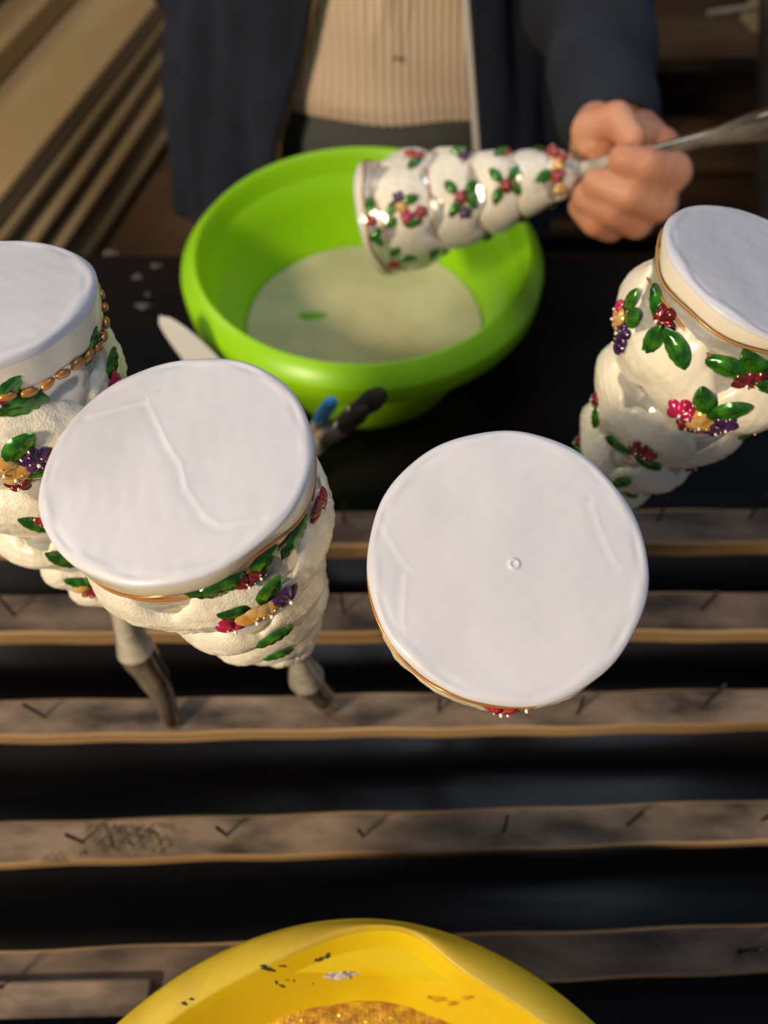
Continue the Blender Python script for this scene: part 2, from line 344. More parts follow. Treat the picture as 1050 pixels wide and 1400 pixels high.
def ornament(seed, P, n, t0, label, decos, creases=(), ring=None, beads=False, spin=0.0, sc=1.0, held=False, hi=False, snow='snow', band=.009):
    """P centre of the flat base, n outward normal of the base, t0 distance base..end of the neck"""
    global HELD
    HELD = held
    n = Vector(n).normalized(); P = Vector(P)
    x = (RT - n*RT.dot(n)).normalized(); y = n.cross(x)
    Mw = Matrix(((x.x, y.x, n.x), (x.y, y.y, n.y), (x.z, y.z, n.z)))
    org = P - n*t0*sc
    root = empty('tree_ornament', org, Mw, label, 'ornament', 'fir tree ornaments being painted')
    if sc != 1: root.scale = (sc,)*3
    W = Matrix.Translation(org) @ Mw.to_4x4() @ Matrix.Scale(sc, 4); Wi = W.inverted(); H = t0
    # --- body
    ts = np.linspace(band*.5, LB, 150); th = np.linspace(0, 2*PI, 160, endpoint=False)
    T, A = np.meshgrid(ts, th, indexing='ij'); R = R_body(T, A, seed)
    R = R + .0003*sines(A*3, T*300, seed, base=3)
    obj('glass_body', *grid(np.dstack([R*np.cos(A), R*np.sin(A), H-T]), True, False, True), M['silver'], root)
    # --- snow
    for i in range(5):
        vs = np.linspace(0, 1, 34); th2 = np.linspace(0, 2*PI, 240, endpoint=False)
        v, A = np.meshgrid(vs, th2, indexing='ij'); top, bot = snow_edges(i, A, seed)
        T = top + (bot-top)*v; off = snow_off(i, v, A, seed, .55 if held else 1.0) + .00018*sines(A*20, T*700, seed+i, base=2)*np.sin(PI*v)
        # the thick puff keeps its radius over the groove below it
        R = np.maximum(R_body(T, A, seed), env(T)*.955*(v > .5)*(v < .97)) + off
        obj('snow', *grid(np.dstack([R*np.cos(A), R*np.sin(A), H-T]), True), M[snow], root)
    # --- base plate with its lip
    nr, nt = (110, 320) if hi else (60, 200)
    th3 = np.linspace(0, 2*PI, nt, endpoint=False)
    edge = .0400*(1 + .006*np.sin(2*th3+seed) + .005*np.sin(5*th3+2*seed) + .003*np.sin(11*th3+seed))
    segs = []
    for c in creases:
        q = []
        for (px, py) in c:
            o = Wi @ CAM; d = Wi.to_3x3() @ ray(px, py); k = (H-o.z)/d.z; h = o+d*k; q.append((h.x, h.y))
        segs.append(q)
    rp = None
    if ring:
        o = Wi @ CAM; d = Wi.to_3x3() @ ray(*ring); k = (H-o.z)/d.z; h = o+d*k; rp = (h.x, h.y)
    rows = []
    for i in range(nr):
        k = ((i+.02)/(nr-1))
        xx = edge*k*np.cos(th3); yy = edge*k*np.sin(th3)
        z = .00010*sines(xx*1000, yy*1000, seed+50, base=.12)+.00003*sines(xx*1000, yy*1000, seed+51, base=.5)
        z = z - .0011*max(0, (k-.95)/.05)**2
        z = z + .0003*np.exp(-((k-.93)/.03)**2)*np.sin(th3*9+seed)
        for q in segs:
            dm = np.full_like(xx, 9.); sg = np.zeros_like(xx)
            for (ax, ay), (bx, by) in zip(q[:-1], q[1:]):
                ux, uy = bx-ax, by-ay; L2 = ux*ux+uy*uy; s = np.clip(((xx-ax)*ux+(yy-ay)*uy)/L2, 0, 1)
                dx, dy = xx-ax-s*ux, yy-ay-s*uy; d = np.hypot(dx, dy); cr = np.sign(dx*uy-dy*ux)
                sg = np.where(d < dm, cr, sg); dm = np.minimum(d, dm)
            z = z + .00009*np.exp(-(dm/.0008)**2) - .00014*np.exp(-((dm-.0018)/.0014)**2)*(sg > 0)
        if rp:
            d = np.hypot(xx-rp[0], yy-rp[1]); z = z + .0006*np.exp(-((d-.0012)/.0005)**2) + .0001*np.exp(-(d/.0006)**2)
        rows.append(np.stack([xx, yy, H+z], 1))
    lip = band*(1 + .25*np.sin(3*th3+seed) + .12*np.sin(7*th3+seed*3))
    for k, off in ((.22, .0002), (.35, .0003), (.6, .0002), (.85, .0002), (.97, -.0001), (1.02, -.0012)):
        rr = edge + off - .0009*k
        rows.append(np.stack([rr*np.cos(th3), rr*np.sin(th3), H-lip*k-.0004], 1))
    rows = [rows[0]*0 + np.array([0, 0, rows[0][0][2]]) + (rows[0]-rows[0].mean(0))*.9] + rows[1:]
    V, Fc = grid(np.array(rows), True, True, False)
    idx = [0 if q < (nr+0)*nt else 1 for q in range(len(Fc))]
    idx = [0 if (q < nr*nt or q >= (len(rows)-1)*nt) else 1 for q in range(len(Fc))]
    obj('base_plate', V, Fc, [M['white'], M['cream']], root, idx)
    # --- gold trims along the grooves
    def trim(tf, r, nm='gold_trim', off=.0004, rmin=0):
        pts = []
        for a in np.linspace(0, 2*PI, 180, endpoint=False):
            t = tf(a); rr = max(float(R_body(t, a, seed))+off, rmin); pts.append((rr*math.cos(a), rr*math.sin(a), H-t))
        V, Fc = tube(pts, r, 6, closed=True); return obj(nm, V, Fc, M['gold'], root)
    if beads:
        for k in range(44):
            a = 2*PI*k/44; l = band*(1 + .25*math.sin(3*a+seed) + .12*math.sin(7*a+seed*3))+.0013
            rr = .0397; m = Matrix.Translation((rr*math.cos(a), rr*math.sin(a), H-l)) @ Matrix.Rotation(a, 4, 'Z') @ Matrix(((0, 0, 1, 0), (1, 0, 0, 0), (0, 1, 0, 0), (0, 0, 0, 1))) @ Matrix.Rotation(.25*math.sin(k*2.3), 4, 'Z')
            link('bead', BEAD, root, m)
    else:
        trim(lambda a: band*(1 + .25*math.sin(3*a+seed) + .12*math.sin(7*a+seed*3))+.0004, .0005, off=.0009, rmin=.0401 if seed > 3 else 0)
        trim(lambda a: .016 + .0022*math.sin(4*a+seed), .0005)
    for i in range(1, 5):
        trim(lambda a: TIERS[i]+.0015*math.sin(5*a+seed+i)+.001, .0006)
    # --- neck
    e = .0 if held else .006
    if held:
        prof = [(.0048, LB-.004), (.0046, LB+.02), (.0048, LB+.045)]
        V, Fc = lathe([(r, H-t) for r, t in prof], 28); obj('neck', V, Fc, M['milk'], root)
        prof = [(.0048, LB+.045), (.0050, LB+.06), (.0055, LB+.084), (.0085, LB+.10), (.0104, LB+.115), (.0110, LB+.2), (.0110, t0-.004), (.010, t0)]
        V, Fc = lathe([(r, H-t) for r, t in prof], 32, False, True); obj('glass_stem', V, Fc, M['stub'], root)
    else:
        e0 = t0
        prof = [(.0046, LB-.004), (.0048, LB+.010), (.0058, LB+.02), (.0060, LB+.024), (.0078, LB+.034), (.0092, LB+.042)]
        V, Fc = lathe([(r, H-t) for r, t in prof], 28); V = [(x+.0012*math.sin((H-z)*90), y, z) for x, y, z in V]
        obj('neck', V, Fc, M['milk'], root)
        prof = [(.0092, LB+.042), (.0090, LB+.050), (.0080, LB+.058), (.0078, LB+.062), (.0080, LB+.068), (.0066, LB+.08), (.0050, e0-.008), (.0040, e0-.003), (.0034, e0-.003), (.0034, e0-.03)]
        V, Fc = lathe([(r, H-t) for r, t in prof], 28); V = [(x+.0012*math.sin((H-z)*90), y, z) for x, y, z in V]
        obj('glass_stub', V, Fc, M['stub'], root)
    # --- lacquer flowers and leaves
    tg = np.linspace(.011, .148, 140); ag = np.linspace(0, 2*PI, 240, endpoint=False)
    Tg, Ag = np.meshgrid(tg, ag, indexing='ij'); Rg = R_body(Tg, Ag, seed)
    for i in range(5):
        top, bot = snow_edges(i, Ag, seed); v = (Tg-top)/(bot-top); ins = (v > 0) & (v < 1)
        Rg = np.where(ins, np.maximum(Rg, env(Tg)*.955*(v > .5)) + snow_off(i, v, Ag, seed), Rg)
    Pl = np.dstack([Rg*np.cos(Ag), Rg*np.sin(Ag), H-Tg]); Wn = np.array(W)
    Pw = Pl @ Wn[:3, :3].T + Wn[:3, 3]
    Nw = np.dstack([np.cos(Ag), np.sin(Ag), np.full_like(Ag, -.22)]) @ (Wn[:3, :3].T/sc); C0 = np.array(CAM)
    dv = Pw-C0; z = dv @ np.array(FW); X = 525+F*(dv @ np.array(RT))/z; Y = 700-F*(dv @ np.array(UP))/z
    facing = (Nw*dv).sum(2) < .02*np.linalg.norm(dv, axis=2)
    used = []
    def place(kind, i, j, rot, s):
        p = Vector(Pl[i, j]); a = ag[j]; nn = Vector((math.cos(a), math.sin(a), -.22)).normalized()
        tx = Vector((-math.sin(a), math.cos(a), 0)); ty = nn.cross(tx)
        B = Matrix(((tx.x, ty.x, nn.x), (tx.y, ty.y, nn.y), (tx.z, ty.z, nn.z))).to_4x4()
        m = Matrix.Translation(p + nn*(.0004 if kind == 'L' else .0009)) @ B @ Matrix.Rotation(rot, 4, 'Z') @ Matrix.Scale(s, 4)
        if kind == 'L': o = link('leaf', LEAF, root, m); o['label'] = 'green lacquered leaf'
        else: o = link('flower', FM[kind], root, m); o['label'] = FLN[kind]
        used.append((tg[i], a))
    for dct in decos:
        kind, px, py = dct[:3]; ang = dct[3] if len(dct) > 3 else None; s = dct[4] if len(dct) > 4 else 1.0
        D = (X-px)**2+(Y-py)**2 + 1e6*(~facing) + 250*Tg; i, j = np.unravel_index(D.argmin(), D.shape)
        if len(dct) > 5: i = int(np.abs(tg-dct[5]).argmin()); j = int(((X[i]-px)**2+(Y[i]-py)**2).argmin())
        elif D[i, j] > 30**2: continue
        rot = random.uniform(0, 6.28)
        if kind == 'L' and ang is not None:        # ang: direction of the leaf in the picture, degrees from +x, y up
            best = None
            a = ag[j]; nn = Vector((math.cos(a), math.sin(a), -.22)).normalized(); tx = Vector((-math.sin(a), math.cos(a), 0)); ty = nn.cross(tx)
            for q in np.linspace(0, PI, 36, endpoint=False):
                d = Matrix.Rotation(0, 3, 'X') @ (ty*math.cos(q) - tx*math.sin(q)); wv = W.to_3x3() @ d; p0 = W @ Vector(Pl[i, j])
                def pr(p): 
                    e = p-CAM; zz = e.dot(FW); return Vector((e.dot(RT)/zz, e.dot(UP)/zz))
                g = pr(p0+wv*.001)-pr(p0); an = math.degrees(math.atan2(g.y, g.x)) - ang; an = abs((an+90) % 180 - 90)
                if best is None or an < best[0]: best = (an, q)
            rot = best[1]
        place(kind, i, j, rot, s)
    for i in range(1, 5):                            # the sides turned away carry the same garlands
        k = 6 if i < 3 else 5
        for q in range(k):
            a = 2*PI*q/k + seed + i; a %= 2*PI; t = TIERS[i]+.001
            if any(abs((a-b+PI) % (2*PI)-PI) < .75 and abs(t-u) < .022 for u, b in used[:len(decos)]): continue
            ii = int(np.abs(tg-t).argmin()); jj = int(a/(2*PI)*240) % 240
            dj = max(2, int(240*.0062/(2*PI*Rg[ii, jj])))
            place('RMDAP'[(q+i) % 5], ii, jj, random.uniform(0, 6), .9)
            place('L', ii, (jj+dj) % 240, PI/2+.5, .85); place('L', ii, (jj-dj) % 240, PI/2-.5, .85)
    return root

o2 = [('L', 285, 803, 5, 1.25), ('L', 312, 796, 15, 1.25), ('D', 333, 792, 0, 1.0), ('D', 350, 780, 0, .9), ('L', 357, 768, 50, 1.1), ('R', 434, 684, 0, 1.1), ('D', 428, 697), ('L', 400, 735, 60, 1.2),
      ('L', 322, 837, 5, 1.1), ('M', 318, 850, 0, 1.2), ('A', 347, 838, 0, 1.2), ('A', 362, 830, 0, 1.2), ('L', 368, 806, 55, 1.2), ('P', 386, 813, 0, 1.2), ('P', 376, 822, 0, .8), ('L', 375, 868, 30, 1.2), ('L', 380, 893, 20, 1)]
ornament(1.3, (-.0603, .1286, .2500), (-.114, -.029, .993), .251,
         'white based fir tree ornament standing upside down at left, long crease across its flat base', o2,
         creases=[[(122, 568), (165, 556), (202, 547), (214, 537)], [(204, 550), (219, 583), (231, 608), (248, 633), (256, 667), (281, 705), (302, 717), (348, 709)]], hi=True)
ornament(4.1, (.0347, .1029, .2362), (-.05, -.285, .957), .2465,
         'fir tree ornament nearest the camera, round white base seen flat with a small centre ring',
         [('M', 683, 984, 0, 1.3, .021), ('A', 716, 982, 0, 1.25, .021), ('R', 700, 986, 0, 1.0, .023)],
         creases=[[(508, 690), (530, 730), (556, 772)], [(556, 785), (553, 820), (552, 852)], [(812, 690), (822, 725), (843, 768)]], ring=(703, 771), hi=True, snow='snowsmooth')
o1 = [('L', 8, 530, 50, 1.2), ('L', 24, 553, 12, 1.5), ('R', -4, 545), ('L', 122, 472, 75, 1.1), ('D', 133, 448, 0, 1), ('D', 128, 460, 0, .8), ('L', 138, 432, 70, .9), ('L', 151, 502, 80, 1.1), ('M', 154, 522, 0, .9),
      ('L', 24, 613, 45, 1.2), ('P', 47, 628, 0, 1.2), ('P', 60, 628, 0, .9), ('A', 20, 645, 0, 1.2), ('A', 4, 640, 0, 1.2), ('D', 25, 658, 0, 1), ('L', 45, 645, 10, .8), ('L', 51, 718, -15, 1.1), ('R', 62, 712, 0, .8),
      ('L', 85, 763, -20, 1.2), ('L', 108, 797, -10, 1), ('L', 127, 793, 30, 1), ('R', 132, 805, 0, 1.1), ('R', 122, 808, 0, .9), ('A', 112, 803, 0, .9), ('A', 155, 805, 0, 1), ('P', 183, 826, 0, 1), ('D', 150, 800, 0, .9)]
ornament(2.6, (-.1290, .1770, .266), (-.04, .183, .982), .271,
         'fir tree ornament at the left edge, line of amber beads under its base', o1, beads=True, band=.0105)
o4 = [('L', 897, 412, 95, 1.1), ('D', 908, 438, 0, 1.25), ('L', 895, 466, 60, 1.25), ('L', 925, 474, -65, 1.35), ('M', 850, 422, 0, .9), ('A', 848, 436, 0, 1.1), ('L', 863, 412, 60, 1.1), ('L', 865, 436, 30, 1.1), ('P', 855, 454, 0, 1.1), ('P', 848, 470, 0, 1),
      ('M', 933, 558, 0, 1.35), ('M', 943, 565, 0, 1), ('D', 938, 578, 0, 1), ('L', 964, 551, 100, 1.25), ('A', 958, 576, 0, 1.3), ('L', 996, 563, 10, 1.3), ('P', 992, 580, 0, 1.1), ('P', 978, 585, 0, 1),
      ('L', 991, 501, -25, 1.35), ('L', 1031, 496, -50, 1.35), ('D', 1020, 518, 0, 1.25), ('D', 1035, 520, 0, 1.1), ('L', 1048, 528, -20, 1), ('L', 816, 568, 80, 1), ('D', 816, 546, 0, .8), ('L', 849, 608, -25, 1.2), ('D', 873, 614, 0, 1), ('R', 884, 620, 0, .9), ('L', 885, 632, -30, 1.1),
      ('D', 791, 605, 0, .9), ('L', 792, 618, -60, 1), ('L', 850, 660, 20, .9)]
ornament(3.4, (.1365, .2132, .2470), (.248, .045, .968), .255,
         'fir tree ornament leaning at the right edge, silver band under its base', o4, snow='snowsmooth', band=.0065)
# nails that carry the four standing ornaments
for P, n, t0, k in [((-.0603, .1286, .2500), (-.114, -.029, .993), .251, 2), ((.0347, .1029, .2362), (-.05, -.285, .957), .2465, 1),
                    ((-.1290, .1770, .266), (-.04, .183, .982), .271, 2), ((.1365, .2132, .2470), (.248, .045, .968), .255, 1)]:
    P = Vector(P); n = Vector(n).normalized(); q = P-n*t0; top = q+n*.03
    q0 = Vector((q.x, max(q.y, .1865) if k == 1 else q.y, -.003))
    V, Fc = tube([q0, q0.lerp(top, .5), top], [.0009]*3, 8); obj('nail', [Vector(v)-RO for v in V], Fc, M['nail'], SLN[k])

# the ornament held over the bowl
B0 = dep(511, 301, .515); T0 = dep(778, 236, .470); dr = (T0-B0).normalized()
hl = [('R', 502, 302), ('L', 495, 325, 45), ('L', 516, 327, -45), ('L', 505, 280, 80), ('L', 483, 285, 60), ('P', 545, 270), ('A', 550, 283), ('M', 555, 298, 0, 1.1), ('L', 535, 285, 60), ('L', 537, 305, 45), ('L', 560, 272, 20), ('R', 575, 290), ('L', 563, 305, 10),
      ('R', 630, 271, 0, 1.1), ('L', 617, 256, -50), ('L', 643, 255, 50), ('L', 621, 287, 60), ('L', 646, 275, -60), ('P', 635, 290), ('R', 690, 255, 0, 1.1), ('L', 677, 240, -50), ('L', 702, 237, 50), ('L', 681, 268, 70), ('L', 704, 256, -50),
      ('L', 742, 241, 30, 1.1), ('R', 757, 211, 0, 1), ('R', 763, 241, 0, 1.1), ('A', 762, 227), ('R', 752, 203), ('R', 768, 215, 0, .9), ('A', 765, 258), ('L', 738, 203, 30), ('L', 540, 344, 50), ('R', 537, 362, 0, 1.1), ('L', 558, 353, 10), ('R', 606, 345), ('L', 592, 347, 60), ('R', 572, 213), ('R', 560, 210), ('L', 566, 222, 40), ('P', 634, 213), ('R', 692, 208, 0, .9), ('L', 628, 205, 10), ('L', 685, 207, 30)]
HSC = .94
ornament(5.2, B0, -dr, .36, 'fir tree ornament held sideways by its glass stem above the green bowl', hl, held=True, sc=HSC, band=.006)

# ---------------------------------------------------------------- green bowl
gb = empty('mixing_bowl', (-.0165, .475, TZ), label='lime green plastic bowl holding white dip paint in front of the person', cat='bowl')
prof = [(.0001, .004), (.074, .004), (.080, .008), (.100, .045), (.112, .085), (.1185, .113), (.121, .1185), (.1230, .1203), (.1240, .1200), (.1345, .1090), (.1352, .1070), (.1352, .094), (.1340, .093), (.1325, .096), (.1235, .106), (.1165, .104), (.1095, .080), (.098, .044), (.081, .004), (.078, 0), (.0001, 0)]
from math import hypot
prof = [(r*1.025, z*1.02) for r, z in prof]; V, Fc = lathe(prof, 128); obj('bowl_body', V, Fc, M['green'], gb)
u = np.linspace(0, 1, 40); a = np.linspace(0, 2*PI, 96, endpoint=False); U, A = np.meshgrid(u, a, indexing='ij')
R = .0985*U; zz = .0435 + .0004*sines(R*np.cos(A)*100, R*np.sin(A)*100, 12, base=.7) + .0008*np.clip((U-.95)/.05, 0, 1)
obj('dip_paint', *grid(np.dstack([R*np.cos(A), R*np.sin(A), zz]), True), M['paint'], gb)
c = onz(428, 431, TZ+.045) - Vector((-.0165, .475, TZ)); rows = [[(c.x+.013*k*math.cos(t)*(1+.2*math.sin(3*t)), c.y+.006*k*math.sin(t), .0436+h) for t in np.linspace(0, 2*PI, 24, endpoint=False)] for k, h in ((1, 0), (.7, .0008), (.2, .001))]
o = obj('green_streak', *grid(np.array(rows), True, False, True), M['wetgreen'], gb); o['label'] = 'green streak in the paint'

# ---------------------------------------------------------------- yellow bowl
YC = Vector((-.0105, -.110, .0012)); yb = empty('glitter_basin', YC, label='yellow plastic basin with pouring lip and gold glitter, at the bottom edge', cat='basin')
th = np.linspace(0, 2*PI, 288, endpoint=False); th0 = PI/2-.12
dth = (th-th0+PI) % (2*PI)-PI; sp = np.exp(-(dth/np.where(dth > 0, .30, .17))**2)*1.0; sp = np.maximum(sp, 0)
RO_ = .1330+.0006*sp; RI = .1215 + .0105*sp; zr = .090
rows = []
for k in np.linspace(0, 1, 12):                      # outer lip -> inner crease
    r = RO_+(RI-RO_)*k; z = zr - .0045*(1-k)**2*1.0 + .0015*k - .004*sp*k; rows.append(np.stack([r*np.cos(th), r*np.sin(th), z+0*th], 1))
rp = .1045
for k in np.linspace(.04, 1, 26):                    # wall down to the bottom
    r = RI+(rp-RI)*k; z0 = zr+.0015-.004*sp; s = k*k*(3-2*k); z = z0+(.042-z0)*(.75*k+.25*s); rows.append(np.stack([r*np.cos(th), r*np.sin(th), z], 1))
for r, z in ((.09, .036), (.05, .034), (.0005, .034)): rows.append(np.stack([r*np.cos(th), r*np.sin(th), z+0*th], 1))
rows = rows[::-1]
for (dr_, z) in ((.0012, .083), (.0012, .078), (-.001, .0775)): r = RO_+dr_; rows.append(np.stack([r*np.cos(th), r*np.sin(th), z+0*th], 1))
for r, z in ((.119, .078), (.112, .04), (.098, .002), (.094, 0), (.0005, 0)): rows.append(np.stack([r*np.cos(th), r*np.sin(th), z+0*th], 1))
V, Fc = grid(np.array(rows), True)
idx = [0]*len(Fc); nq = len(th)
for i in range(28, 40): 
    for j in range(nq): idx[i*nq+j] = 1
obj('basin_body', V, Fc, [M['yellow'], M['yellow2']], yb, idx)
U, A = np.meshgrid(np.linspace(0, 1, 30), np.linspace(0, 2*PI, 160, endpoint=False), indexing='ij')
R = .1065*U*(1+.006*np.sin(5*A)+.004*np.sin(11*A)); zz = .0455+.0005*sines(R*np.cos(A)*1000, R*np.sin(A)*1000, 2, base=.25)
obj('glitter_wash', *grid(np.dstack([R*np.cos(A), R*np.sin(A), zz]), True), M['pool'], yb)
V = []; Fc = []; ix = []
for k in range(900):
    a = rng.normal(PI/2, .5); r = .1045*math.sqrt(rng.uniform(.62, 1)); s = rng.uniform(.0002, .00045); q = rng.uniform(0, 3)
    c = Vector((r*math.cos(a), r*math.sin(a), .0468)); n0 = len(V); R3 = Matrix.Rotation(q, 3, 'Z') @ Matrix.Rotation(rng.uniform(-.5, .5), 3, 'X')
    for (x, y) in ((1, 0), (.5, .87), (-.5, .87), (-1, 0), (-.5, -.87), (.5, -.87)): V.append(c + R3 @ Vector((x*s, y*s, 0)))
    Fc.append(tuple(range(n0, n0+6))); ix.append(int(rng.choice([0, 1, 2, 2, 2, 2, 3])))
o = obj('glitter', V, Fc, [M['glitR'], M['glitG'], M['glitY'], M['glitV']], yb, ix, smooth=False); o['kind'] = 'stuff'
def basin_z(x, y):
    p = Vector((x, y)); r = p.length; a = math.atan2(y, x); d = (a-th0+PI) % (2*PI)-PI; s_ = math.exp(-(d/(.30 if d > 0 else .17))**2); ri = .1215+.0105*s_; ro = .1330+.0006*s_
    if r > ri: k = (ro-r)/(ro-ri); return zr-.0045*(1-k)**2+.0015*k-.004*s_*k
    k = min(1, (ri-r)/(ri-rp)); s = k*k*(3-2*k); z0 = zr+.0015-.004*s_; return z0+(.042-z0)*(.75*k+.25*s)
def basin_pt(px, py):
    lo, hi = .2, .42; d = ray(px, py)
    for _ in range(40):
        m = (lo+hi)/2; q = CAM+d*m-YC
        if q.z > basin_z(q.x, q.y): lo = m
        else: hi = m
    return CAM+d*lo-YC
def blob(name, px, py, a, b, h, m, seed, parent, sub=24):
    c = basin_pt(px, py); rr = np.random.default_rng(seed); ph = rr.uniform(0, 6, 3); rows = []
    for k, hh in ((1, -.0003), (.85, .35), (.6, .8), (.3, 1), (.05, .9)):
        row = []
        for t in np.linspace(0, 2*PI, sub, endpoint=False):
            r = k*(1+.35*math.sin(2*t+ph[0])+.25*math.sin(5*t+ph[1])+.15*math.sin(9*t+ph[2])); x = c.x+a*r*math.cos(t); y = c.y+b*r*math.sin(t)
            row.append((x, y, basin_z(x, y)+.0001+h*hh*(1+.3*math.sin(7*t+k*9))))
        rows.append(row)
    return obj(name, *grid(np.array(rows), True, False, True), m, parent)
blob('glitter_lump', 474, 1331, .0042, .0022, .0028, M['lump'], 3, yb); blob('glitter_lump', 453, 1333, .003, .0012, .0012, M['lump'], 4, yb)
fl_ = []
for i, (px, py, a, b) in enumerate([(363, 1323, .0022, .0008), (370, 1326, .0016, .0006), (387, 1321, .0012, .0004), (437, 1312, .0016, .0008), (448, 1307, .0014, .0008), (378, 1343, .0008, .0005), (386, 1348, .0012, .0005), (252, 1372, .0014, .0005), (262, 1366, .0008, .0005), (402, 1341, .0006, .0003), (540, 1322, .0008, .0007), (558, 1328, .0006, .0005), (393, 1340, .0006, .0003), (428, 1345, .0005, .0003)]):
    blob('paint_fleck', px, py, a, b, .0002, M['ink'] if i < 10 else M['boarddark'], i, yb, 12)
for i, (px, py, a, b) in enumerate([(600, 1366, .004, .0008), (620, 1372, .0025, .0008), (640, 1364, .003, .0006), (590, 1364, .002, .0006)]):
    blob('glitter_smear', px, py, a, b, .0004, M['pool'], i+40, yb, 14)

# ---------------------------------------------------------------- jar with tools
jc = Vector((-.0835, .335, TZ))
jar = empty('tool_jar', jc, label='dark grey jar of tools mostly hidden behind the left ornament', cat='jar')
V, Fc = lathe([(.0001, .002), (.022, .002), (.022, .05), (.0235, .052), (.0245, .050), (.0245, .001), (.0001, 0)], 40); obj('jar_body', V, Fc, M['jar'], jar)
def tool(name, label, cat, px, py, d, build):
    tool.n += 1; tip = dep(px, py, d); base = jc + Vector(((.012, -.016, -.013, .004)[tool.n-1], (.004, .003, -.010, .014)[tool.n-1], .006)); ax = (tip-base)
    L = ax.length; ax.normalize(); x = ax.orthogonal().normalized(); x = (RT-ax*RT.dot(ax)).normalized(); y = ax.cross(x)
    e = empty(name, base, Matrix(((x.x, y.x, ax.x), (x.y, y.y, ax.y), (x.z, y.z, ax.z))), label, cat); build(e, L); return e
def knife(e, L):
    V, Fc = tube([(0, 0, 0), (0, 0, L*.35), (0, 0, L*.45)], [.006, .007, .005], 14); obj('handle', V, Fc, M['palewood'], e)
    rows = []
    for s in np.linspace(0, 1, 24):
        w0 = .0125*math.sqrt(max(0, 1-s**3.0)) + .0002; z = L*.45+s*L*.55; cx = .006*s*s*-1
        rows.append([(cx-w0*.9, .0001, z), (cx-w0*.3, .0009, z), (cx+w0*.55, .0010, z), (cx+w0, .0001, z), (cx+w0*.5, -.0009, z), (cx-w0*.3, -.0009, z)])
    obj('blade', *grid(np.array(rows), True, True, True), M['steel'], e, smooth=False)
def brush(e, L, r=.009, hm='palewood'):
    V, Fc = tube([(0, 0, 0), (0, 0, L*.5), (0, 0, L*.70)], [.003, .0045, .004], 12); obj('handle', V, Fc, M[hm], e)
    V, Fc = lathe([(.004, L*.68), (.0042, L*.74), (.0055, L*.84)], 16, True, True); obj('ferrule', V, Fc, M['ferrule'], e)
    V, Fc = lathe([(.0052, L*.83), (r*.9, L*.89), (r, L*.93), (r*.75, L*.97), (.001, L)], 20, True, True); obj('bristles', V, Fc, M['bristle'], e)
tool.n = 0
tool('palette_knife', 'bright steel palette knife leaning left out of the hidden jar', 'knife', 228, 427, .49, knife)
tool('paint_brush', 'paint brush with round dark bristles pointing right before the green bowl', 'brush', 527, 535, .395, lambda e, L: brush(e, L, .0065))
tool('paint_brush', 'shorter paint brush with clotted brown bristles below the round one', 'brush', 503, 557, .40, lambda e, L: brush(e, L, .0052))
def pen(e, L):
    V, Fc = tube([(0, 0, 0), (0, 0, L*.6), (0, 0, L*.8)], [.003, .003, .003], 12); obj('handle', V, Fc, M['palewood'], e)
    V, Fc = lathe([(.004, L*.78), (.0045, L*.82), (.0042, L*.97), (.002, L)], 16, True, True); obj('cap', V, Fc, M['blue'], e)
tool('modelling_stick', 'slim stick with a bright blue tip leaning out of the hidden jar', 'tool', 455, 547, .42, pen)

# ---------------------------------------------------------------- person
pc = Vector((-.012, .81, FZ))
person = empty('person', pc, label='person in navy jacket and cream knit sweater holding the stem of an ornament', cat='person')
def loc(V): return [Vector(v)-pc for v in V]
parts = []
def cap(a, b, ra, rb, n=14, seg=18):
    a = Vector(a); b = Vector(b); ax = (b-a); L = ax.length; ax.normalize(); pts = []; rad = []
    for t in np.linspace(-PI/2, 0, 6)[1:]: pts.append(a+ax*ra*math.sin(t)); rad.append(ra*math.cos(t))
    for k in np.linspace(0, 1, n)[1:-1]: pts.append(a.lerp(b, k)); rad.append(ra+(rb-ra)*k)
    for t in np.linspace(0, PI/2, 6)[:-1]: pts.append(b+ax*rb*math.sin(t)); rad.append(rb*math.cos(t))
    return tube(pts, rad, seg)
def ell(c, s, rz=0):
    prof = [(math.sin(t), -math.cos(t)) for t in np.linspace(.05, PI-.05, 16)]; V, Fc = lathe(prof, 28, True, True)
    return [Vector(v)*Vector((1,)).x if False else Vector((v[0]*s[0]+c[0], v[1]*s[1]+c[1], v[2]*s[2]+c[2])) for v in V], Fc
D = dep
def chain(J, parts):
    for (a, ra), (b, rb) in zip(J[:-1], J[1:]): parts.append(cap(a, b, ra, rb))
wrist = D(832, 150, .545); elbow = Vector((.168, .79, .17)); sh = Vector((.150, .815, .50))
hand = []
chain([(D(905, 198, .495), .011), (D(921, 238, .449), .0115), (D(882, 227, .438), .0105), (D(852, 217, .438), .0092)], hand)
chain([(D(893, 220, .50), .011), (D(902, 279, .459), .0115), (D(860, 265, .449), .0105), (D(815, 250, .455), .009)], hand)
chain([(D(872, 240, .508), .011), (D(872, 303, .472), .0112), (D(838, 288, .462), .010), (D(800, 268, .468), .009)], hand)
chain([(D(850, 255, .515), .010), (D(836, 311, .484), .0098), (D(814, 304, .475), .009), (D(793, 282, .480), .008)], hand)
chain([(D(822, 190, .512), .016), (D(808, 178, .485), .0135), (D(842, 163, .468), .0110), (D(864, 190, .460), .0088)], hand)
for a, b, ra, rb in [((835, 160, .535), (898, 205, .502), .021, .014), ((835, 165, .535), (880, 225, .51), .022, .015), ((830, 170, .535), (855, 250, .515), .022, .014),
                     ((828, 175, .53), (815, 262, .500), .022, .015), ((815, 195, .515), (800, 258, .492), .018, .012), ((820, 170, .52), (815, 200, .49), .018, .016)]:
    hand.append(cap(D(*a), D(*b), ra, rb))
body = list(hand)
